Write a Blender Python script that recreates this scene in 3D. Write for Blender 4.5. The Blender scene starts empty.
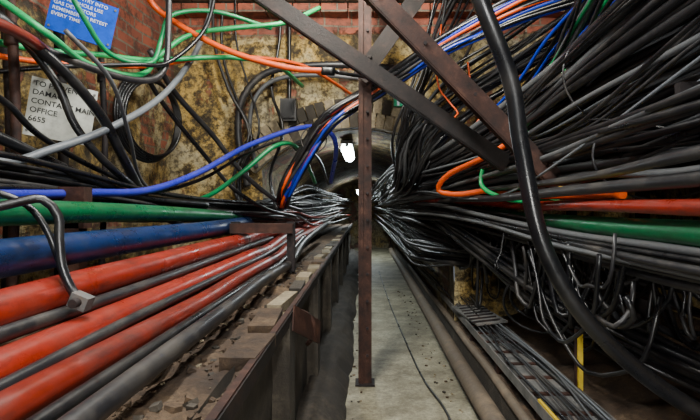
import bpy, math, random
from mathutils import Vector, Matrix, noise
random.seed(7)
sc = bpy.context.scene
COL = sc.collection

# ------------------------------------------------------------------ materials
def newmat(name):
    m = bpy.data.materials.new(name); m.use_nodes = True
    nt = m.node_tree; b = nt.nodes['Principled BSDF']
    return m, nt, b
def N(nt, t, **kw):
    n = nt.nodes.new(t)
    for k, v in kw.items():
        if k in n.inputs: n.inputs[k].default_value = v
        else: setattr(n, k, v)
    return n
def ramp(nt, src, stops):
    r = nt.nodes.new('ShaderNodeValToRGB')
    e = r.color_ramp.elements
    while len(e) < len(stops): e.new(0.5)
    for i, (p, c) in enumerate(stops):
        e[i].position = p; e[i].color = (c[0], c[1], c[2], 1) if not isinstance(c, (int, float)) else (c, c, c, 1)
    nt.links.new(src, r.inputs[0]); return r.outputs[0]
def mix(nt, fac, a, b, mode='MIX'):
    m = nt.nodes.new('ShaderNodeMix'); m.data_type = 'RGBA'; m.blend_type = mode
    for idx, v in ((0, fac), (6, a), (7, b)):
        if isinstance(v, bpy.types.NodeSocket): nt.links.new(v, m.inputs[idx])
        elif idx == 0: m.inputs[0].default_value = v
        else: m.inputs[idx].default_value = (v[0], v[1], v[2], 1)
    return m.outputs[2]
def nz(nt, scale, detail=6, rough=.6, mapscale=None):
    tc = nt.nodes.new('ShaderNodeTexCoord'); src = tc.outputs['Object']
    if mapscale:
        mp = nt.nodes.new('ShaderNodeMapping'); mp.inputs['Scale'].default_value = mapscale
        nt.links.new(src, mp.inputs[0]); src = mp.outputs[0]
    n = N(nt, 'ShaderNodeTexNoise', Scale=scale, Detail=detail, Roughness=rough)
    nt.links.new(src, n.inputs['Vector']); return n.outputs['Fac']
def bump(nt, b, h, strength=.4, dist=.02):
    bp = N(nt, 'ShaderNodeBump', Strength=strength, Distance=dist)
    nt.links.new(h, bp.inputs['Height']); nt.links.new(bp.outputs[0], b.inputs['Normal'])

def cable_mat(name, rgb, rough=.25, dust=.3, dustc=(.10, .085, .065), scuff=0):
    m, nt, b = newmat(name)
    f = nz(nt, 5, 8, .7)
    d = ramp(nt, f, [(.50, 0.0), (.74, dust)])
    g = nz(nt, 45, 4, .7)
    base = mix(nt, ramp(nt, g, [(.3, 0.0), (.75, .5)]), rgb, tuple(c*.4 for c in rgb))
    if scuff:   # lengthwise scuffs and grime streaks (pipes run along Y)
        s1 = nz(nt, 22, 8, .75, (1, .12, 1))
        base = mix(nt, ramp(nt, s1, [(.57, 0.0), (.66, scuff)]), base, tuple(min(1, c*1.2+.08) for c in rgb))
        s2 = nz(nt, 14, 8, .75, (1, .3, 1.3))
        base = mix(nt, ramp(nt, s2, [(.36, .8), (.50, 0.0)]), base, tuple(c*.25+.006 for c in rgb))
    nt.links.new(mix(nt, d, base, dustc), b.inputs['Base Color'])
    nt.links.new(ramp(nt, f, [(.40, rough), (.74, min(1, rough+.3))]), b.inputs['Roughness'])
    bump(nt, b, g, .12, .003)
    return m
M = {}
M['black'] = cable_mat('black_rubber', (.0055, .006, .0075), .25, .18)
M['black2'] = cable_mat('black_rubber_dusty', (.017, .017, .019), .32, .5)
M['grey'] = cable_mat('grey_sheath', (.075, .08, .085), .34)
M['lgrey'] = cable_mat('light_grey_sheath', (.12, .135, .15), .34)
M['blue'] = cable_mat('blue_sheath', (.004, .03, .42), .26, .15)
M['bluepipe'] = cable_mat('blue_pipe_plastic', (.003, .022, .095), .26, .3, (.04, .045, .055), .3)
M['purple'] = cable_mat('violet_blue_sheath', (.022, .028, .36), .26, .15)
M['green'] = cable_mat('green_sheath', (.0, .22, .07), .28, .2)
M['greenpipe'] = cable_mat('green_pipe_plastic', (.0, .11, .036), .26, .3, (.03, .06, .04), .25)
M['brightgreen'] = cable_mat('bright_green_sheath', (.004, .36, .10), .30, .15)
M['red'] = cable_mat('red_pipe_plastic', (.27, .018, .006), .26, .45, (.09, .026, .014), .5)
M['red2'] = cable_mat('dull_red_pipe_plastic', (.19, .016, .006), .28, .5, (.06, .024, .016), .5)
M['orange'] = cable_mat('orange_sheath', (.75, .085, .003), .30, .15)
M['yellow'] = cable_mat('yellow_marking', (.60, .42, .02), .5, .2)
M['dustpipe'] = cable_mat('dusty_iron_pipe', (.11, .085, .06), .65, .8, (.24, .18, .12))

def rust_mat(name, a, b2, c):
    m, nt, b = newmat(name)
    f = nz(nt, 9, 10, .75)
    nt.links.new(ramp(nt, f, [(.35, a), (.54, b2), (.70, c)]), b.inputs['Base Color'])
    b.inputs['Roughness'].default_value = .7
    b.inputs['Specular IOR Level'].default_value = .3
    bump(nt, b, nz(nt, 60, 6, .7), .4, .006); return m
M['rust'] = rust_mat('rusted_steel', (.009, .005, .004), (.036, .014, .009), (.095, .042, .026))
M['beam'] = rust_mat('tarred_steel', (.003, .0025, .0025), (.011, .007, .006), (.038, .018, .013))
M['darksteel'] = rust_mat('dark_steel', (.005, .005, .006), (.016, .011, .011), (.05, .03, .024))
M['galv'] = rust_mat('galvanised_steel', (.05, .05, .05), (.12, .12, .115), (.16, .11, .08))

def brickcol(nt, axis, scale=1.0):
    tc = nt.nodes.new('ShaderNodeTexCoord')
    sp = nt.nodes.new('ShaderNodeSeparateXYZ'); nt.links.new(tc.outputs['Object'], sp.inputs[0])
    cb = nt.nodes.new('ShaderNodeCombineXYZ')
    nt.links.new(sp.outputs[axis], cb.inputs[0]); nt.links.new(sp.outputs[2], cb.inputs[1])
    br = nt.nodes.new('ShaderNodeTexBrick')
    br.inputs['Color1'].default_value = (.40, .10, .05, 1); br.inputs['Color2'].default_value = (.20, .062, .04, 1)
    br.inputs['Mortar'].default_value = (.19, .155, .11, 1)
    br.inputs['Scale'].default_value = scale; br.inputs['Mortar Size'].default_value = .008
    br.inputs['Brick Width'].default_value = .225; br.inputs['Row Height'].default_value = .075
    nt.links.new(cb.outputs[0], br.inputs['Vector'])
    return br, sp
def wall_mat(name, axis, toplevel=2.72, paint=.5, dark=1.0, exlo=.57):
    m, nt, b = newmat(name)
    br, sp = brickcol(nt, axis)
    f1 = nz(nt, 2.0, 10, .72); f2 = nz(nt, 8, 12, .78); f3 = nz(nt, 3.5, 8, .7, (1, 1, .5)); f4 = nz(nt, 26, 8, .75)
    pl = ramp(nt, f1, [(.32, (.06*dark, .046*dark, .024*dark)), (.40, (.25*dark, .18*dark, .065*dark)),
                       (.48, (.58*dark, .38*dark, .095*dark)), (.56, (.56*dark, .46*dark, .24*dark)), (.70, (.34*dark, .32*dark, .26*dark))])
    pl = mix(nt, ramp(nt, f2, [(.42, .94), (.52, 0.0)]), pl, (.026, .019, .012))
    pl = mix(nt, ramp(nt, f4, [(.42, .75), (.52, 0.0)]), pl, (.045, .032, .018))
    pl = mix(nt, ramp(nt, f3, [(.56, 0.0), (.62, .75)]), pl, (.10, .042, .022))
    ma = N(nt, 'ShaderNodeMath', operation='MULTIPLY_ADD'); nt.links.new(f2, ma.inputs[0])
    ma.inputs[1].default_value = .35; nt.links.new(sp.outputs[2], ma.inputs[2])
    mk = nt.nodes.new('ShaderNodeMapRange'); nt.links.new(ma.outputs[0], mk.inputs[0])
    mk.inputs[1].default_value = toplevel+.16; mk.inputs[2].default_value = toplevel+.20
    ex = ramp(nt, f3, [(exlo, 0.0), (exlo+.03, paint)])
    mx = N(nt, 'ShaderNodeMath', operation='MAXIMUM'); nt.links.new(mk.outputs[0], mx.inputs[0]); nt.links.new(ex, mx.inputs[1])
    bc = mix(nt, ramp(nt, f2, [(.42, .75), (.52, 0.0)]), br.outputs['Color'], (.035, .022, .016))
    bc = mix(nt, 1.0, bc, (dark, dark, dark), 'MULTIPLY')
    nt.links.new(mix(nt, mx.outputs[0], pl, bc), b.inputs['Base Color'])
    b.inputs['Roughness'].default_value = .8
    h = mix(nt, mx.outputs[0], f2, ramp(nt, br.outputs['Fac'], [(0, 1.0), (1, 0.0)]))
    bump(nt, b, h, .8, .04); return m
M['wall_b'] = wall_mat('stained_ochre_plaster', 0, 2.62, .7)
M['wall_s'] = wall_mat('side_wall_plaster_brick', 1, 2.2, .9, .75, .53)
M['wall_r'] = wall_mat('right_wall_brick', 1, 1.6, .9, .95)
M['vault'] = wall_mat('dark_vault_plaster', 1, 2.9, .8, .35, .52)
def ground(name, stops, sc1=3, bs=.6, rough=.85):
    m, nt, b = newmat(name)
    f = nz(nt, sc1, 12, .75)
    f2 = nz(nt, 40, 6, .8)
    c = ramp(nt, f, stops)
    c = mix(nt, ramp(nt, f2, [(.4, .6), (.6, 0.0)]), c, tuple(x*.4 for x in stops[1][1]))
    nt.links.new(c, b.inputs['Base Color']); b.inputs['Roughness'].default_value = rough
    bump(nt, b, mix(nt, .5, f, f2), bs, .02); return m
M['floor'] = ground('grimy_concrete_floor', [(.34, (.065, .052, .032)), (.48, (.22, .20, .135)), (.64, (.42, .40, .29))], 3.0, .5, .6)
M['dirt'] = ground('dirt_and_rubble', [(.3, (.012, .008, .006)), (.5, (.070, .041, .021)), (.7, (.20, .13, .07))], 6, 1.0)
M['conc'] = ground('stained_concrete', [(.3, (.012, .010, .008)), (.5, (.040, .032, .022)), (.7, (.11, .09, .065))], 3, .6)
M['darkdirt'] = ground('dark_damp_dirt', [(.3, (.006, .005, .004)), (.5, (.020, .015, .010)), (.7, (.06, .045, .03))], 5, .8)
M['stone'] = ground('pale_arch_brick', [(.3, (.10, .08, .05)), (.5, (.26, .21, .13)), (.7, (.42, .36, .25))], 6, .6)
def plain(name, rgb, rough=.5, em=0):
    m, nt, b = newmat(name)
    f = nz(nt, 14, 6, .7)
    nt.links.new(mix(nt, ramp(nt, f, [(.45, 0.0), (.70, .6)]), rgb, tuple(c*.4 for c in rgb)), b.inputs['Base Color'])
    b.inputs['Roughness'].default_value = rough
    b.inputs['Specular IOR Level'].default_value = .15
    if em:
        b.inputs['Emission Color'].default_value = (*rgb, 1); b.inputs['Emission Strength'].default_value = em
    return m
M['signblue'] = plain('sign_blue', (.001, .055, .42), .8)
M['signwhite'] = plain('sign_white', (.42, .43, .38), .7)
M['ink'] = plain('sign_ink', (.02, .02, .02), .5)
M['inkw'] = plain('sign_lettering_white', (.5, .55, .62), .5)
M['signgreen'] = plain('exit_sign_green', (.01, .26, .13), .4)
M['lamp'] = plain('lamp_tube_glow', (.85, .97, 1.0), .4, 35)

# ------------------------------------------------------------------ mesh builder
class MB:
    def __init__(s): s.v = []; s.f = []; s.m = []; s.mats = []; s.sm = []
    def mi(s, key):
        if key not in s.mats: s.mats.append(key)
        return s.mats.index(key)
    def face(s, idx, mat, smooth=False): s.f.append(idx); s.m.append(s.mi(mat)); s.sm.append(smooth)
    def box(s, c, size, mat, R=None):
        b = len(s.v); R = R or Matrix.Identity(3); c = Vector(c)
        for dx in (-.5, .5):
            for dy in (-.5, .5):
                for dz in (-.5, .5):
                    s.v.append(c + R @ Vector((dx*size[0], dy*size[1], dz*size[2])))
        for q in ((0,1,3,2),(4,6,7,5),(0,4,5,1),(2,3,7,6),(0,2,6,4),(1,5,7,3)):
            s.face([b+i for i in q], mat)
    def bar(s, p0, p1, w, t, mat, side=Vector((0, 1, 0)), off=(0, 0)):
        p0, p1 = Vector(p0), Vector(p1); d = (p1-p0); L = d.length; d.normalize()
        y = (side - d*side.dot(d)).normalized(); x = d.cross(y)
        R = Matrix((x, y, d)).transposed()
        s.box((p0+p1)/2 + x*off[0] + y*off[1], (w, t, L), mat, R)
    def channel(s, p0, p1, w, dep, th, mat, side=Vector((0, 1, 0))):
        s.bar(p0, p1, w, th, mat, side)
        s.bar(p0, p1, th, dep, mat, side, (w/2, dep/2)); s.bar(p0, p1, th, dep, mat, side, (-w/2, dep/2))
    def cyl(s, c, axis, r, h, mat, n=12):
        a = Vector(axis).normalized(); c = Vector(c)
        s.tube([c-a*h/2, c-a*h/6, c+a*h/6, c+a*h/2], r, mat, n=n, step=None, smooth_path=False)
    def tube(s, pts, r, mat, n=9, step=.06, stripe=None, ribs=0, smooth_path=True):
        pts = [Vector(p) for p in pts]
        if smooth_path and len(pts) > 2:
            P = [pts[0]*2-pts[1]] + pts + [pts[-1]*2-pts[-2]]
            out = []
            for i in range(1, len(P)-2):
                a, b, c, d = P[i-1], P[i], P[i+1], P[i+2]
                k = max(2, min(60, int((c-b).length/step)))
                for j in range(k):
                    t = j/k
                    out.append(.5*((2*b)+(c-a)*t+(2*a-5*b+4*c-d)*t*t+(3*b-a-3*c+d)*t**3))
            out.append(pts[-1]); pts = out
        m = len(pts); base = len(s.v)
        T = []
        for i in range(m):
            t = pts[min(i+1, m-1)]-pts[max(i-1, 0)]
            T.append(t.normalized() if t.length > 1e-9 else Vector((0, 1, 0)))
        u = T[0].cross(Vector((0, 0, 1)))
        if u.length < .1: u = T[0].cross(Vector((1, 0, 0)))
        u.normalize()
        for i in range(m):
            u = (u - T[i]*u.dot(T[i])).normalized(); w = T[i].cross(u)
            rr = r*(1+(.14 if i % 2 else -.06)*ribs)
            for j in range(n):
                a = 2*math.pi*j/n
                s.v.append(pts[i] + u*math.cos(a)*rr + w*math.sin(a)*rr)
        for i in range(m-1):
            for j in range(n):
                mm = stripe if (stripe and j == int(n*.72)) else mat
                s.face([base+i*n+j, base+i*n+(j+1) % n, base+(i+1)*n+(j+1) % n, base+(i+1)*n+j], mm, True)
        s.face([base+j for j in range(n)][::-1], mat); s.face([base+(m-1)*n+j for j in range(n)], mat)
    def grid(s, fn, nu, nv, mat, smooth=True):
        b = len(s.v)
        for i in range(nu+1):
            for j in range(nv+1): s.v.append(Vector(fn(i/nu, j/nv)))
        for i in range(nu):
            for j in range(nv):
                a = b+i*(nv+1)+j
                s.face([a, a+nv+1, a+nv+2, a+1], mat, smooth)
    def build(s, name):
        me = bpy.data.meshes.new(name); me.from_pydata([tuple(v) for v in s.v], [], s.f)
        for k in s.mats: me.materials.append(M[k])
        me.polygons.foreach_set('material_index', s.m); me.polygons.foreach_set('use_smooth', s.sm)
        me.update(); o = bpy.data.objects.new(name, me); COL.objects.link(o); return o

def one_tube(name, pts, r, mat, **kw):
    b = MB(); b.tube(pts, r, mat, **kw); return b.build(name)
def bundle(name, guide, n, rr, mats, wander=.12, stripes=0.0, mb=None):
    """guide rows: x,y,z,spread_x,spread_z"""
    b = mb or MB()
    for i in range(n):
        a = random.uniform(0, 2*math.pi); q = math.sqrt(random.random())
        u, v = math.cos(a)*q, math.sin(a)*q
        pts = []
        for (x, y, z, sx, sz) in guide:
            u += random.gauss(0, wander); v += random.gauss(0, wander)
            u = max(-1, min(1, u)); v = max(-1, min(1, v))
            pts.append((x+u*sx, y+random.uniform(-.05, .05), z+v*sz))
        b.tube(pts, random.uniform(*rr), random.choice(mats), n=8, step=.09,
               stripe=('yellow' if random.random() < stripes else None))
    return b if mb else b.build(name)

# ------------------------------------------------------------------ shell
def nzv(x, y, z, s, a): return noise.noise(Vector((x*s, y*s, z*s)))*a
b = MB(); b.grid(lambda u, v: (-.30+1.25*u, -1+15*v, nzv(u*1.2, v*15, 0, 3, .008)), 12, 120, 'floor'); b.build('floor')
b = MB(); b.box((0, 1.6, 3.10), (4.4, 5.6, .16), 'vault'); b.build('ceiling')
b = MB()
b.grid(lambda u, v: (-1.94+.33*u+nzv(u*5, v*3, 1, 2.5, .05), -1+5.25*u, 3.05*v), 60, 36, 'wall_s'); b.build('wall_left')
b = MB()
b.grid(lambda u, v: (1.90+nzv(u*5, v*3, 4, 2.5, .10), 4.25-5.25*u, 3.05*v), 60, 36, 'wall_r'); b.build('wall_right')
CX, R, CZ, HW = -.055, 1.147, .683, .805
b = MB()
xs_l, xs_r = CX-HW, CX+HW
def wb(x, z): return (x, 4.2+nzv(x, 0, z, 2.3, .05)+nzv(x, 3, z, 9, .012), z)
b.grid(lambda u, v: wb(-1.78+(xs_l+1.78)*u, 3.05*v), 20, 50, 'wall_b')
b.grid(lambda u, v: wb(xs_r+(2.0-xs_r)*u, 3.05*v), 24, 50, 'wall_b')
b.grid(lambda u, v: wb(xs_l+2*HW*u, (CZ+math.sqrt(max(0, R*R-(HW*(2*u-1))**2)))*(1-v)+3.05*v), 40, 34, 'wall_b')
b.build('wall_back')
b = MB()
def prof(u):
    a0 = math.asin(HW/R)
    if u < .25: return (xs_l, 1.5*u/.25)
    if u > .75: return (xs_r, 1.5*(1-u)/.25)
    t = -a0+2*a0*(u-.25)/.5
    return (CX+R*math.sin(t), CZ+R*math.cos(t))
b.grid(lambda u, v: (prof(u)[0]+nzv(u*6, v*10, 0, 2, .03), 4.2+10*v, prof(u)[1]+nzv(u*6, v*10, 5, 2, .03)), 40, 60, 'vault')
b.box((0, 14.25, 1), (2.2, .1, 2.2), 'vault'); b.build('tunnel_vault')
b = MB(); a0 = math.asin(HW/R)
for ring in range(2):
    nb = 27
    for i in range(nb):
        t = -a0*1.03+2*a0*1.03*(i+.5*ring)/nb
        rr = R+.065+ring*.125
        Rm = Matrix.Rotation(t, 3, 'Y')
        b.box((CX+rr*math.sin(t), 4.17-random.uniform(0, .02)+.015*ring, CZ+rr*math.cos(t)), (.066+.004*ring, .16, .118), 'stone' if random.random() < .6 else 'conc', Rm)
b.build('brick_arch_ring')
b = MB()
for k in range(2):
    x = -1.7+.1*k
    while x < 1.9:
        w = random.uniform(.19, .225)
        b.box((x+w/2, 4.13-.03*k, 2.80+.085*k), (w, .16, .07), 'wall_b'); x += w+.012
b.build('trim_1')

# ledge on the left carrying the pipes
b = MB()
def lz(x, y): return .74+nzv(x, y, 0, 6, .03)+nzv(x, y, 3, 18, .02)
b.grid(lambda u, v: (-1.8+1.47*u, -.6+4.8*v, lz(-1.8+1.47*u, -.6+4.8*v)), 46, 130, 'dirt')
b.grid(lambda u, v: (-.86+.53*u, 4.2+8*v, lz(u, v*8)), 12, 60, 'dirt')
b.build('rubble_ledge')
b = MB()
b.grid(lambda u, v: (-.36+nzv(0, v*13, u, 3, .03), -.6+12.6*v, .76*u), 14, 120, 'conc')
y = -.3
while y < 9:
    b.box((-.325, y, .37), (.07, .14, .74), 'conc'); y += 1.15
b.box((-.295, 5.6, .75), (.008, 12.4, .045), 'beam')
b.box((-.305, 5.6, .775), (.020, 12.4, .008), 'rust')
for i in range(22): b.box((-.355+random.uniform(-.02, .015), 1.5+.38*i, .762), (random.uniform(.06, .10), random.uniform(.2, .34), .04), random.choice(['conc', 'stone', 'stone', 'dirt']), Matrix.Rotation(random.uniform(-.1, .1), 3, 'Z'))
b.build('concrete_ledge_kerb')
b = MB()
b.tube([(-.29, 2.1, .76), (-.25, 2.12, .74), (-.22, 2.13, .70), (-.22, 2.14, .64), (-.25, 2.15, .60)], .010, 'rust', step=.02)
b.bar((-.28, 1.95, .76), (-.20, 2.2, .64), .10, .006, 'rust', Vector((1, 0, 0)))
b.build('bent_scrap_metal')
b = MB()
b.grid(lambda u, v: (-.34+.24*u+nzv(0, v*13, u, 2.5, .035), -.6+12.6*v, .15*(1-u**3)+nzv(u, v*13, 0, 6, .03)), 8, 160, 'darkdirt')
b.build('dirt_kerb')
b = MB()
for i in range(900):
    x = random.uniform(-.95, -.33); y = random.uniform(.6, 4)
    s_ = random.choice([.005, .009, .018])*random.uniform(.6, 1.3)
    b.box((x, y, lz(x, y)+s_*.2), (s_*1.4, s_, s_*.7), random.choice(['dirt', 'conc', 'stone', 'dirt', 'dirt']),
          Matrix.Rotation(random.uniform(0, 6), 3, 'Z') @ Matrix.Rotation(random.uniform(-.5, .5), 3, 'X'))
for i in range(160):
    x = random.choice([random.uniform(-.12, .0), random.uniform(.45, .6)]); y = random.uniform(2.6, 7); s_ = random.uniform(.004, .014)
    b.box((x, y, s_*.3), (s_*1.4, s_, s_*.7), random.choice(['dirt', 'conc', 'stone']), Matrix.Rotation(random.uniform(0, 6), 3, 'Z'))
b.build('rubble_debris')

# low bench on the right
b = MB()
b.grid(lambda u, v: (.72+1.10*u, -.6+4.75*v, .22+nzv(u*1.2, v*5, 0, 5, .05)+.34*u*u), 30, 110, 'dirt')
b.grid(lambda u, v: (.72, -.6+13*v, .22*u), 3, 60, 'conc')
b.build('earth_bench')

# ------------------------------------------------------------------ left pipes
def run(name, x, z, r, mat, y0=.25, y1=4.3, tail=(), n=24, wob=.006, **kw):
    pts = [(x+random.uniform(-wob, wob), y, z+random.uniform(-wob, wob)) for y in [y0+(y1-y0)*i/6 for i in range(7)]]
    return one_tube(name, pts+list(tail), r, mat, n=n, step=.05, **kw)
run('blue_conduit_pipe', -.92, 1.060, .050, 'bluepipe', y1=4.15)
run('red_conduit_pipe', -.82, .962, .048, 'red', y1=3.9, tail=[(-.78, 4.6, .97), (-.76, 8, .98)])
run('red_conduit_pipe.001', -.715, .878, .043, 'red', y1=3.7, tail=[(-.68, 4.6, .93), (-.66, 8, .95)])
run('red_conduit_pipe.002', -.625, .833, .036, 'red2', y1=3.6, tail=[(-.60, 4.6, .90), (-.58, 8, .92)])
run('grey_conduit_pipe', -.765, .928, .018, 'black2', y1=4.1)
run('grey_conduit_pipe.001', -.665, .868, .015, 'black2', y1=3.7, tail=[(-.6, 4.8, .95)])
run('grey_conduit_pipe.002', -.50, .822, .026, 'black2', y1=3.4, tail=[(-.50, 4.2, .9), (-.46, 6, .98)])
run('grey_conduit_pipe.003', -.56, .82, .018, 'black', y1=3.4, tail=[(-.54, 4.4, .92)])
one_tube('green_conduit_pipe', [(-.98, .4, 1.180), (-1.0, 1.37, 1.179), (-1.0, 2.2, 1.165), (-1.0, 3.0, 1.14), (-.98, 3.6, 1.115), (-.95, 4.12, 1.09)], .038, 'greenpipe', n=24)
b = MB()
for y in (.7, 2.0, 3.3):
    b.box((-.80, y, .79), (.72, .05, .012), 'rust', Matrix.Rotation(.36, 3, 'Y'))
    b.box((-.80, y+.025, .765), (.72, .01, .06), 'rust', Matrix.Rotation(.36, 3, 'Y'))
    for x in (-1.12, -.6): b.box((x, y, .80 if x < -1 else .76), (.05, .05, .26 if x < -1 else .1), 'rust')
b.build('pipe_support_bracket')
b = MB()
b.box((-.66, 3.25, 1.075), (.40, .14, .012), 'rust'); b.box((-.66, 3.18, 1.05), (.40, .012, .06), 'rust')
for x in (-.84, -.48): b.box((x, 3.25, .93), (.05, .05, .32), 'darksteel')
b.box((-1.13, 1.95, 1.19), (.10, .06, .16), 'rust')
b.box((-1.13, 1.95, .95), (.06, .06, .40), 'rust')
b.build('steel_trestle')

b = MB()
b.tube([(-1.1, 1.05, 1.03), (-1.02, 1.12, 1.10), (-.96, 1.2, 1.17), (-.89, 1.27, 1.205), (-.845, 1.31, 1.215), (-.81, 1.32, 1.17), (-.795, 1.30, 1.11), (-.775, 1.28, 1.04), (-.745, 1.27, .985), (-.72, 1.26, .96)], .012, 'black', step=.02)
b.tube([(-1.06, 1.25, 1.24), (-.97, 1.3, 1.235), (-.90, 1.33, 1.20), (-.85, 1.33, 1.14), (-.81, 1.32, 1.06), (-.75, 1.28, .98)], .009, 'black', step=.02)
b.box((-.715, 1.26, .958), (.045, .035, .035), 'galv', Matrix.Rotation(.4, 3, 'Y')); b.cyl((-.715, 1.24, .958), (0, 1, 0), .011, .04, 'darksteel')
b.build('cable_clamp')

# ------------------------------------------------------------------ steel post and braces
b = MB()
b.channel((0, 3.33, -.01), (0, 3.33, 3.05), .078, .06, .010, 'rust')
b.bar((-.02, 3.318, 0), (-.02, 3.318, 3.05), .018, .014, 'rust')
for i in range(16): b.cyl((.016, 3.318, .2+.18*i), (0, 1, 0), .010, .02, 'darksteel', 6)
b.box((0, 3.36, .008), (.13, .13, .012), 'darksteel'); b.build('steel_post')
b = MB(); b.bar((.42, 3.24, 2.66), (-.035, 3.24, 2.02), .11, .014, 'beam'); b.cyl((0, 3.23, 2.08), (0, 1, 0), .018, .03, 'darksteel', 6)
b.cyl((.03, 3.23, 2.16), (0, 1, 0), .014, .03, 'darksteel', 6); b.build('gusset_brace')
b = MB(); b.channel((-.98, 2.82, 2.66), (.80, 2.80, 1.43), .082, .06, .012, 'beam'); b.build('steel_beam')
b = MB(); b.channel((-.30, 2.52, 2.63), (1.0, 2.48, 1.27), .085, .06, .012, 'rust')
for i in range(5): b.cyl((-.2+.25*i, 2.50, 2.52-.256*i), (0, 1, 0), .010, .03, 'darksteel', 6)
b.build('steel_beam.001')

one_tube('black_duct_hose', [(.30, 1.7, 2.15), (.368, 1.6, 1.856), (.465, 1.6, 1.6), (.502, 1.6, 1.376), (.576, 1.6, 1.056), (.752, 1.6, .784), (1.07, 1.58, .538), (1.5, 1.5, .38)], .027, 'black', n=20, step=.03)

# ------------------------------------------------------------------ left side cables
def C(name, pts, r, mat, **kw): return one_tube(name, pts, r, mat, n=14, step=.04, **kw)
C('grey_flexible_hose', [(-1.45, 1.3, 1.33), (-1.387, 1.9, 1.363), (-1.323, 2.1, 1.431), (-1.224, 2.4, 1.57), (-1.148, 2.8, 1.8), (-1.085, 3.1, 2.087), (-1.056, 3.3, 2.355), (-1.04, 3.4, 2.594), (-1.03, 3.4, 3.0)], .018, 'lgrey')
C('violet_blue_cable', [(-1.17, .9, 1.225), (-1.168, 1.6, 1.232), (-1.155, 2.1, 1.25), (-1.075, 2.5, 1.275), (-.957, 2.9, 1.391), (-.759, 3.3, 1.596), (-.468, 3.6, 1.754), (-.3, 3.7, 1.76), (-.22, 3.8, 1.65), (-.3, 4.4, 1.4)], .018, 'purple')
C('black_cable', [(-1.2, .9, 1.27), (-1.19, 1.6, 1.26), (-1.18, 2.1, 1.262), (-1.09, 2.6, 1.27), (-.97, 3.0, 1.36), (-.80, 3.35, 1.54), (-.6, 3.65, 1.66), (-.4, 4.1, 1.6), (-.35, 4.8, 1.4)], .011, 'black')
C('green_cable', [(-1.42, 3.1, 1.15), (-1.326, 3.4, 1.18), (-1.054, 3.4, 1.268), (-.816, 3.4, 1.438), (-.612, 3.5, 1.62), (-.5, 3.8, 1.62), (-.45, 4.5, 1.4)], .016, 'green')
b = MB()
b.tube([(-1.30, 2.9, 2.48), (-1.242, 3, 2.37), (-.99, 3, 2.208), (-.75, 3, 2.1), (-.45, 3, 2.022), (-.24, 3, 2.004)], .018, 'orange', step=.03, n=14)
b.tube([(-.26, 3, 2.005), (-.23, 3, 2.003), (-.18, 3, 2.0)], .026, 'black', step=.03, n=12)
b.tube([(-.18, 3, 2.0), (-.05, 3.05, 1.99), (.15, 3.2, 2.02), (.4, 3.3, 2.2)], .012, 'black', step=.03)
b.build('orange_cable')
C('orange_cable.001', [(-1.6, 1.9, 1.80), (-1.495, 2.3, 1.858), (-1.378, 2.6, 1.928), (-1.247, 2.9, 2.006), (-.961, 3.1, 2.118), (-.672, 3.2, 2.14), (-.4, 3.5, 2.16), (-.1, 4.1, 2.1)], .013, 'orange')
C('green_cable.001', [(-1.6, 1.9, 2.12), (-1.46, 2, 2.02), (-1.3, 2.05, 1.9), (-1.32, 2.4, 1.872), (-1.215, 2.7, 1.902), (-1.189, 2.9, 2.07), (-1.05, 3, 2.22), (-.78, 3, 2.262), (-.5, 3.1, 2.33), (-.3, 3.3, 2.5)], .015, 'brightgreen')
C('green_cable.002', [(-1.65, 1.9, 1.87), (-1.495, 2.3, 1.913), (-1.378, 2.6, 1.98), (-1.247, 2.9, 2.04), (-.95, 3.05, 2.10), (-.775, 3.1, 2.11), (-.6, 3.4, 2.15), (-.5, 4.0, 2.15)], .015, 'brightgreen')
C('green_cable.003', [(-1.42, 2.3, 2.3), (-1.35, 2.4, 2.1), (-1.3, 2.55, 1.97), (-1.18, 2.75, 1.98), (-1.16, 2.85, 2.15), (-1.12, 2.9, 2.3), (-.9, 3.0, 2.36), (-.6, 3.2, 2.33)], .013, 'green')
C('red_cable', [(-1.35, 1.3, 1.75), (-1.33, 1.75, 1.85), (-1.36, 2.1, 1.86), (-1.5, 2.4, 1.84)], .022, 'red2')
b = MB()
b.tube([(-1.7, 2.2, 1.78), (-1.45, 2.35, 1.85), (-1.2, 2.6, 1.93), (-1.1, 2.8, 2.0), (-.95, 2.95, 2.23), (-.9, 3, 2.5), (-.9, 3.0, 2.9)], .012, 'black', step=.04)
b.tube([(-1.5, 1.9, 1.95), (-1.35, 2.2, 1.86), (-1.2, 2.6, 1.85), (-1.13, 2.8, 1.95), (-1.12, 2.85, 2.2), (-1.12, 2.85, 2.7)], .018, 'black2', step=.04)
b.tube([(-1.45, 1.95, 1.95), (-1.32, 2.15, 1.80), (-1.24, 2.35, 1.62), (-1.20, 2.5, 1.42), (-1.2, 2.8, 1.2), (-1.15, 3.2, 1.05)], .024, 'black', step=.04)
b.tube([(-1.48, 2.1, 1.95), (-1.36, 2.2, 1.74), (-1.30, 2.25, 1.55), (-1.22, 2.4, 1.38), (-1.2, 2.9, 1.2)], .018, 'black', step=.04)
b.tube([(-1.50, 1.8, 1.52), (-1.42, 2.0, 1.45), (-1.3, 2.3, 1.33), (-1.2, 2.7, 1.24), (-1.05, 3.3, 1.2)], .024, 'black', step=.04)
b.tube([(-1.45, 1.7, 1.45), (-1.40, 1.95, 1.36), (-1.32, 2.4, 1.30), (-1.2, 3.0, 1.22)], .016, 'grey', step=.04)
b.tube([(-1.40, 1.6, 1.66), (-1.38, 1.9, 1.60), (-1.40, 2.15, 1.50), (-1.34, 2.5, 1.38), (-1.2, 3.0, 1.25)], .014, 'black', step=.04)
b.tube([(-1.25, 2.9, 2.1), (-1.18, 3.1, 1.9), (-1.04, 3.4, 1.68), (-.87, 3.6, 1.42), (-.65, 3.8, 1.22), (-.55, 4.3, 1.15)], .018, 'black2', step=.04)
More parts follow.
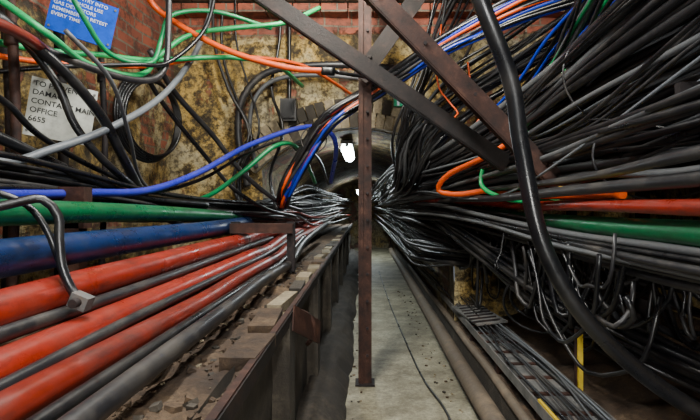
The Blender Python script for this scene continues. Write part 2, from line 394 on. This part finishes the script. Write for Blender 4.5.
b.tube([(-1.3, 2.9, 2.0), (-1.23, 3.1, 1.8), (-1.10, 3.4, 1.55), (-.95, 3.6, 1.32), (-.75, 3.8, 1.17), (-.6, 4.3, 1.1)], .015, 'black', step=.04)
b.tube([(-1.20, 2.0, 1.9), (-1.12, 2.2, 1.75), (-1.18, 2.5, 1.55), (-1.3, 2.9, 1.35), (-1.3, 3.3, 1.2)], .010, 'grey', step=.04)
b.build('black_side_cables')
b = MB()
for k in range(5):
    rr = .30-.010*k; pts = []
    for i in range(25):
        a = 2*math.pi*i/24
        pts.append((-1.50+.10*math.cos(a)+.008*k, 3.45+rr*.85*math.cos(a)+.01*k, 1.80+rr*math.sin(a)))
    b.tube(pts, .012, 'black', step=.05)
b.build('coiled_cable')
b = MB()
for (x, y, z0, z1, r, mt) in ((-1.64, 2.3, .8, 3, .030, 'darksteel'), (-1.50, 2.12, .8, 3, .020, 'rust'), (-1.60, 2.62, .8, 3, .026, 'darksteel'), (-1.45, 2.75, .8, 3, .016, 'darksteel')):
    b.tube([(x, y, z0), (x+.02, y, (z0*2+z1)/3), (x-.01, y, (z0+2*z1)/3), (x, y, z1)], r, mt, n=14)
    for z in (1.2, 1.9): b.tube([(x, y, z-.025), (x, y, z), (x, y, z+.025)], r*1.35, mt, n=14)
b.build('vertical_riser_pipes')
bundle('left_cable_bundle', [(-1.42, .8, 1.32, .12, .10), (-1.40, 1.8, 1.30, .12, .10), (-1.3, 2.8, 1.22, .15, .10), (-1.1, 3.6, 1.18, .15, .08), (-.76, 4.25, 1.15, .06, .08), (-.70, 6, 1.15, .06, .12), (-.68, 10, 1.2, .06, .12)], 26, (.008, .02), ['black', 'black', 'black2', 'black2', 'black'])
bundle('drooping_cable_bundle', [(-.80, 4.0, 1.10, .25, .05), (-.85, 4.0, 1.4, .25, .08), (-.7, 3.95, 1.75, .25, .08), (-.85, 4.0, 2.1, .25, .1), (-.9, 4.05, 2.5, .35, .1), (-.9, 4.05, 3.0, .35, .05)], 4, (.008, .016), ['black', 'black2'])
b = MB()
b.tube([(-.95, 4.05, 1.35), (-1.02, 4.03, 1.75), (-.98, 4.0, 2.05), (-.8, 4.0, 2.25), (-.5, 4.0, 2.31), (-.1, 4.0, 2.32), (.3, 4.05, 2.3)], .028, 'black2', ribs=1, step=.02, n=14)
b.tube([(-.88, 4.05, 1.5), (-.93, 4.03, 1.8), (-.88, 4.0, 2.05), (-.72, 4.0, 2.2), (-.4, 4.0, 2.24), (.1, 4.0, 2.2)], .018, 'grey', step=.04, n=12)
b.tube([(-.62, 4.1, 3.0), (-.62, 4.1, 2.6), (-.62, 4.1, 2.0)], .016, 'black', n=10)
b.box((-.62, 4.08, 1.97), (.13, .10, .18), 'black2')
b.box((-.62, 4.02, 1.97), (.10, .02, .14), 'black')
b.tube([(-.62, 4.1, 1.9), (-.60, 4.1, 1.7), (-.5, 4.1, 1.6)], .012, 'black', n=10)
b.build('conduit_and_junction_box')

cross = [(-.62, 3.75, 1.2, .05, .03), (-.576, 3.65, 1.308, .06, .05), (-.43, 3.55, 1.55, .07, .05), (-.245, 3.5, 1.795, .06, .06), (.07, 3.52, 2.0, .05, .06), (.495, 3.3, 2.23, .05, .07), (.93, 3.0, 2.37, .06, .08), (1.326, 2.6, 2.42, .08, .10), (1.6, 1.8, 2.45, .08, .10)]
b = MB()
for mat_, n_, rr_ in [('black', 11, (.010, .018)), ('blue', 5, (.010, .015)), ('orange', 3, (.010, .014)), ('black2', 3, (.01, .016)), ('red2', 1, (.012, .013)), ('lgrey', 1, (.01, .012))]:
    bundle('', cross, n_, rr_, [mat_], .1, 0, b)
b.build('crossing_cable_bundle')
bundle('hanging_cable_bundle', [(.75, 3.9, 2.95, .5, .02), (.6, 3.9, 2.6, .35, .1), (.45, 3.85, 2.2, .2, .1), (.3, 3.8, 1.8, .12, .1), (.35, 4.1, 1.5, .1, .1), (.35, 5.0, 1.4, .1, .1)], 12, (.007, .013), ['black', 'black2', 'black'])
bundle('arching_cable_bundle', [(.30, 4.6, 1.35, .08, .08), (.34, 4.0, 1.42, .10, .08), (.42, 3.85, 1.72, .14, .10), (.70, 3.7, 2.02, .15, .14), (1.1, 3.4, 2.25, .15, .16), (1.5, 2.8, 2.45, .15, .18), (1.65, 2.0, 2.6, .1, .2)], 22, (.009, .017), ['black', 'black', 'black2', 'grey', 'black'], .15)
C('orange_cord', [(.55, 3.6, 2.5), (.52, 3.6, 2.1), (.60, 3.6, 1.95), (.66, 3.55, 1.85), (.60, 3.55, 1.78), (.68, 3.55, 1.7)], .006, 'orange')
C('orange_cord.001', [(.72, 3.5, 2.2), (.74, 3.5, 2.0), (.70, 3.45, 1.9), (.80, 3.45, 1.82), (.74, 3.45, 1.74)], .006, 'orange')

# ------------------------------------------------------------------ right masses
bk = ['black', 'black', 'black', 'black2', 'black2', 'black2', 'grey', 'grey']
bundle('upper_right_cable_bundle', [(1.30, .6, 1.98, .28, .26), (1.28, 1.5, 1.92, .26, .24), (1.22, 2.3, 1.83, .24, .20), (1.08, 3.1, 1.68, .22, .17), (.70, 3.8, 1.50, .15, .12), (.42, 4.6, 1.40, .13, .10), (.40, 7, 1.35, .13, .12), (.4, 11, 1.3, .1, .1)], 66, (.010, .024), bk, .12, .10)
bundle('middle_right_cable_bundle', [(1.20, .6, 1.48, .25, .20), (1.18, 1.5, 1.46, .25, .20), (1.12, 2.3, 1.42, .22, .17), (.95, 3.1, 1.37, .2, .13), (.65, 3.8, 1.32, .13, .10), (.45, 4.6, 1.3, .12, .1), (.42, 8, 1.28, .12, .1)], 42, (.010, .024), bk, .15, .14)
bundle('loose_strand_cables', [(1.15, .8, 1.75, .18, .35), (1.12, 1.5, 1.68, .18, .33), (1.08, 2.2, 1.58, .18, .28), (1.0, 2.8, 1.48, .18, .22), (.85, 3.3, 1.42, .18, .18), (.6, 3.9, 1.38, .15, .12), (.4, 4.8, 1.35, .1, .1)], 22, (.005, .009), ['black', 'black2', 'lgrey'], .28)
bundle('lower_right_cable_bundle', [(1.05, .6, 1.03, .16, .06), (1.05, 1.5, 1.02, .16, .06), (1.0, 2.3, 1.04, .16, .06), (.88, 3.1, 1.09, .15, .06), (.65, 3.9, 1.14, .1, .06), (.5, 4.6, 1.15, .1, .06), (.45, 8, 1.15, .1, .06)], 24, (.009, .016), ['black', 'black', 'black2', 'grey'], .16)
bundle('overhead_right_cables', [(1.1, .9, 2.55, .4, .1), (1.2, 1.8, 2.38, .35, .12), (1.25, 2.6, 2.15, .3, .15), (1.2, 3.3, 1.9, .25, .15), (.9, 3.9, 1.6, .2, .15), (.5, 4.5, 1.45, .1, .1)], 20, (.008, .015), ['black', 'black', 'black2', 'grey', 'black'], .2)
bundle('green_cable_bundle', [(1.05, 1.1, 2.22, .12, .10), (1.06, 1.8, 2.16, .12, .10), (1.1, 2.4, 2.08, .12, .10), (1.1, 3.0, 1.92, .12, .10), (.85, 3.7, 1.62, .1, .1), (.45, 4.3, 1.45, .08, .06), (.4, 5.2, 1.4, .08, .06)], 6, (.008, .012), ['brightgreen', 'brightgreen', 'green'], .12)
bundle('blue_cable_bundle', [(1.2, 1.1, 2.3, .10, .05), (1.2, 1.8, 2.25, .10, .05), (1.15, 2.4, 2.2, .08, .06), (1.1, 2.9, 2.1, .08, .06), (1.0, 3.4, 1.9, .08, .06), (.6, 4.0, 1.5, .06, .05), (.4, 4.8, 1.4, .06, .05)], 3, (.009, .012), ['blue'], .15)
run('green_conduit_pipe.001', .95, 1.115, .038, 'greenpipe', .4, 3.0, [(.86, 3.4, 1.14), (.68, 3.9, 1.17), (.5, 4.5, 1.18), (.45, 6, 1.18)])
run('red_conduit_pipe.003', .90, 1.195, .024, 'red', .4, 3.0, [(.80, 3.4, 1.22), (.60, 3.8, 1.24), (.45, 4.4, 1.22)])
C('orange_cable.002', [(.98, 1.9, 1.24), (.93, 2.4, 1.245), (.88, 2.8, 1.26), (.78, 3.1, 1.29), (.62, 3.3, 1.27), (.50, 3.4, 1.30), (.55, 3.3, 1.4), (.75, 3.1, 1.50), (.9, 2.9, 1.6)], .018, 'orange')
C('black_power_cable', [(.88, .7, 1.28), (.88, 1.4, 1.268), (.86, 2.1, 1.26), (.78, 2.9, 1.24), (.65, 3.5, 1.24), (.5, 4.3, 1.22)], .022, 'black2', stripe='yellow')
C('black_power_cable.001', [(.84, .7, 1.35), (.86, 1.4, 1.33), (.90, 2.1, 1.31), (.82, 2.9, 1.30), (.65, 3.5, 1.28), (.5, 4.3, 1.25)], .018, 'black2')
C('green_cable.004', [(.98, 2.5, 1.22), (.9, 2.7, 1.22), (.80, 2.9, 1.24), (.72, 3.1, 1.33), (.78, 3.1, 1.5), (.95, 2.9, 1.62)], .014, 'brightgreen')
C('green_cable.005', [(1.15, 3.4, 1.8), (1.2, 3.0, 2.0), (1.22, 2.6, 2.2), (1.3, 2.2, 2.4), (1.4, 1.6, 2.6)], .016, 'brightgreen')
b = MB()
for i in range(80):
    y0 = random.uniform(1.9, 4.1); y1 = y0+random.uniform(-1.0, 1.0); x0 = random.uniform(.75, 1.3); x1 = x0+random.uniform(-.1, .2)
    z0 = random.uniform(.95, 1.10); z1 = random.uniform(.85, 1.1); sag = random.uniform(.1, .5)
    pts = []
    for k in range(7):
        t = k/6; pts.append((x0+(x1-x0)*t+random.gauss(0, .012), max(1.75, min(4.15, y0+(y1-y0)*t)), max(.42, z0+(z1-z0)*t-sag*4*t*(1-t)+random.gauss(0, .01))))
    b.tube(pts, random.choice([.005, .007, .009, .012]), random.choice(['black', 'black2', 'black', 'black']), n=7, step=.06)
b.build('sagging_cable_tangle')
bundle('diagonal_drop_cables', [(.62, 4.1, 1.1, .06, .05), (.80, 3.4, .92, .1, .08), (1.0, 2.8, .72, .12, .1), (1.2, 2.3, .60, .15, .1), (1.45, 1.8, .50, .15, .1), (1.7, 1.3, .45, .1, .1)], 14, (.009, .020), ['black', 'black', 'black2'], .2)
b = MB()
for k in range(4):
    cx, cy, cz = 1.1+random.uniform(-.1, .1), 2.9+random.uniform(-.2, .2), .66+random.uniform(-.06, .06); rr = random.uniform(.16, .24)
    b.tube([(cx+rr*math.cos(a*.5236), cy+.05*math.sin(a*1.1), cz+rr*math.sin(a*.5236)*.9) for a in range(13)], .008, 'black', n=7)
b.build('coiled_cable.001')
b = MB()
b.box((.86, 3.2, .315), (.24, 7.4, .01), 'galv'); b.box((.74, 3.2, .335), (.008, 7.4, .05), 'galv'); b.box((.98, 3.2, .335), (.008, 7.4, .05), 'galv')
for i in range(30): b.box((.86, 1.0+.22*i, .322), (.24, .03, .012), 'rust')
for i in range(9): b.box((.86, .8+.7*i, .26), (.2, .05, .10), 'rust')
b.build('cable_tray')
b = MB()
b.box((.84, 3.75, .385), (.22, .62, .012), 'galv', Matrix.Rotation(.12, 3, 'Z') @ Matrix.Rotation(-.08, 3, 'Y'))
for i in range(7): b.box((.84, 3.48+.09*i, .395), (.20, .012, .010), 'darksteel', Matrix.Rotation(.12, 3, 'Z') @ Matrix.Rotation(-.08, 3, 'Y'))
b.build('ribbed_cover_plate')
bundle('tray_wires', [(.86, .9, .35, .10, .02), (.85, 1.7, .35, .10, .02), (.86, 2.6, .35, .1, .02), (.84, 3.5, .36, .09, .02), (.8, 4.5, .4, .08, .05), (.65, 6, .5, .06, .06)], 12, (.004, .008), ['black', 'grey', 'black2', 'lgrey', 'black'], .4)
run('iron_drain_pipe', .655, .10, .055, 'dustpipe', .6, 4.2, [(.64, 8, .12), (.62, 12, .12)])
run('iron_drain_pipe.001', .73, .22, .024, 'dustpipe', .6, 4.2, [(.70, 8, .24)])
C('floor_cable', [(.45, 1.8, .012), (.47, 2.8, .012), (.40, 3.4, .012), (.36, 4.2, .012), (.30, 6, .012), (.25, 9, .012)], .007, 'black')
b = MB(); b.box((.99, 2.3, .42), (.022, .012, .38), 'yellow'); b.box((.99, 2.32, .42), (.03, .02, .40), 'rust'); b.build('yellow_marker_post')
b = MB(); b.box((.745, 2.0, .345), (.012, .28, .05), 'yellow'); b.build('yellow_edge_marking')
b = MB()
for y in (1.6, 2.9, 3.9):
    b.channel((1.62, y, .4), (1.62, y, 2.9), .06, .04, .008, 'darksteel')
    for z in (1.22, 1.6): b.bar((1.62, y, z), (1.0, y, z-.03), .04, .03, 'darksteel')
b.build('cable_rack')
bundle('right_side_cables', [(1.6, .9, .9, .08, .2), (1.6, 2, .85, .08, .2), (1.5, 3, .9, .1, .2), (1.3, 4.0, 1.0, .15, .15)], 6, (.01, .025), ['black', 'black2', 'rust'], .15)
b = MB()
for (cx, cy, cz, rx, rz) in ((1.18, 2.0, 1.40, .27, .18), (1.2, 2.35, 1.82, .27, .24), (-.36, 3.52, 1.66, .09, .09)):
    b.tube([(cx+rx*math.cos(a*.3927), cy, cz+rz*math.sin(a*.3927)) for a in range(17)], .005, 'black2', n=6)
b.build('cable_ties')

bundle('tunnel_cable_bundle', [(1.3, 3.5, .75, .1, .1), (.95, 3.9, .85, .1, .15), (.54, 4.5, .95, .10, .3), (.52, 6, .95, .12, .35), (.48, 9, 1.0, .15, .35), (.42, 13, 1.0, .2, .3)], 40, (.008, .02), ['black', 'black2', 'black'], .12)
bundle('tunnel_cable_bundle.001', [(-1.45, 3.6, 1.12, .06, .04), (-1.1, 3.9, 1.12, .1, .06), (-.72, 4.5, 1.2, .06, .12), (-.66, 6, 1.2, .08, .28), (-.6, 9, 1.2, .12, .3), (-.5, 13, 1.2, .16, .3)], 30, (.008, .018), ['black', 'black2', 'black', 'red2'], .14)
bundle('tunnel_ceiling_cables', [(.42, 4.3, 1.55, .08, .05), (.38, 5.2, 1.58, .12, .06), (.3, 6.5, 1.5, .15, .08), (.25, 9, 1.45, .2, .12), (.15, 13, 1.4, .2, .15)], 18, (.008, .014), ['black', 'black2', 'grey'], .25)

# ------------------------------------------------------------------ signs
def sign(name, loc, w, h, yaw, roll, board, ink, lines, size):
    e = bpy.data.objects.new(name, None); COL.objects.link(e)
    bb = MB(); bb.box((0, 0, 0), (w, .006, h), board)
    bb.box((0, .05, -h*.3), (.02, .10, .02), 'rust'); bb.box((0, .05, h*.3), (.02, .10, .02), 'rust')
    for sx in (-1, 1):
        for sz in (-1, 1): bb.cyl((sx*w*.45, -.005, sz*h*.42), (0, 1, 0), .006, .006, 'galv', 8)
    o = bb.build(name+'_board'); o.parent = e
    z = h/2-size*1.15
    for i, t in enumerate(lines):
        cu = bpy.data.curves.new(name+'_text', 'FONT'); cu.body = t; cu.size = size; cu.align_x = 'LEFT'; cu.extrude = .0006; cu.offset = size*.012
        to = bpy.data.objects.new('tmp', cu); COL.objects.link(to)
        bpy.context.view_layer.update()
        me = bpy.data.meshes.new_from_object(to.evaluated_get(bpy.context.evaluated_depsgraph_get()))
        bpy.data.objects.remove(to)
        me.materials.clear(); me.materials.append(M[ink])
        tt = bpy.data.objects.new('%s_lettering_%d' % (name, i+1), me); COL.objects.link(tt); tt.parent = e
        tt.location = (-w*.46, -.0042, z); tt.rotation_euler = (math.pi/2, 0, 0); z -= size*1.2
    e.location = loc; e.rotation_euler = (0, roll, yaw)
    return e
sign('blue_safety_sign', (-1.41, 2.5, 2.135), .29, .22, math.radians(34), math.radians(11), 'signblue', 'inkw', ['BEFORE ENTRY INTO', 'THE MANHOLE USE', 'GAS DETECTORS', 'REMEMBER TO RETEST', 'EVERY TIME'], .024)
sign('white_notice_sign', (-1.42, 2.34, 1.635), .27, .27, math.radians(36), math.radians(8), 'signwhite', 'ink', ['TO PREVENT', 'DAMAGE', 'CONTACT MAIN', 'OFFICE', '6655'], .034)
b = MB(); b.box((.30, 4.10, 2.06), (.13, .05, .11), 'signgreen'); b.box((.30, 4.07, 2.06), (.07, .006, .03), 'inkw'); b.box((.27, 4.07, 2.04), (.02, .006, .06), 'inkw'); b.build('emergency_exit_sign')

# ------------------------------------------------------------------ lamps
def fixture(name, c, L, r=.016, mat='lamp'):
    b = MB(); b.box((c[0], c[1], c[2]+.055), (.10, L+.08, .03), 'galv')
    b.tube([(c[0], c[1]-L/2, c[2]), (c[0], c[1]-L/6, c[2]), (c[0], c[1]+L/6, c[2]), (c[0], c[1]+L/2, c[2])], r, mat, n=12, smooth_path=False)
    for s_ in (-1, 1): b.box((c[0], c[1]+s_*(L/2+.01), c[2]+.03), (.03, .012, .03), 'galv')
    return b.build(name)
def area(name, loc, rot, sx, sy, e, col=(1.0, .98, .94)):
    l = bpy.data.lights.new(name, 'AREA'); l.shape = 'RECTANGLE'; l.size = sx; l.size_y = sy; l.energy = e; l.color = col
    o = bpy.data.objects.new(name, l); COL.objects.link(o); o.location = loc; o.rotation_euler = rot; return o
fixture('fluorescent_lamp', (-.165, 4.95, 1.715), .8, .055)
fixture('fluorescent_lamp.001', (-.12, 11.5, 1.50), .9, .07)
fixture('fluorescent_lamp.002', (-.45, 1.5, 2.92), 1.3)
fixture('fluorescent_lamp.003', (.35, -.4, 2.92), 1.3)
fixture('added_wall_lamp', (-.2, 2.7, 2.92), 1.0)  # unseen fixture, added to house the extra light for the back wall
area('tube_light_near', (-.45, 1.5, 2.89), (0, 0, 0), .12, 1.3, 72)
area('tube_light_behind', (.35, -.4, 2.88), (math.radians(40), 0, 0), .2, 1.3, 125)
area('tube_light_tunnel', (-.165, 6.2, 1.68), (0, 0, 0), .06, .9, 16, (.92, 1, 1))
area('tube_light_far', (-.12, 11.5, 1.40), (0, 0, 0), .06, .9, 26, (.9, 1, 1))
area('added_wall_light', (-.2, 2.7, 2.88), (math.radians(42), 0, 0), .12, 1.0, 120, (1, .95, .82))  # extra light added to brighten the ochre back wall
# added fill lamp, unseen behind the camera, to brighten the dark lower right
b = MB()
b.box((.35, -.70, 1.0), (.30, .08, .22), 'darksteel'); b.box((.35, -.655, 1.0), (.26, .01, .18), 'lamp')
b.bar((.35, -.70, .0), (.35, -.70, .9), .03, .03, 'darksteel'); b.box((.35, -.70, .01), (.30, .30, .02), 'darksteel')
b.build('added_fill_lamp')
area('added_fill_light', (.35, -.63, 1.0), (math.radians(86), 0, math.radians(-28)), .26, .18, 42, (1, .95, .88))
w = bpy.data.worlds.new('World'); sc.world = w; w.use_nodes = True
w.node_tree.nodes['Background'].inputs[0].default_value = (.6, .66, .72, 1); w.node_tree.nodes['Background'].inputs[1].default_value = .25

cam = bpy.data.cameras.new('camera'); cam.lens = 500*36/700; cam.sensor_width = 36
cam.shift_x = -15/700; cam.shift_y = -5/700; cam.clip_start = .02
co = bpy.data.objects.new('camera', cam); COL.objects.link(co); co.location = (0, 0, 1.2); co.rotation_euler = (math.pi/2, 0, 0)
sc.camera = co
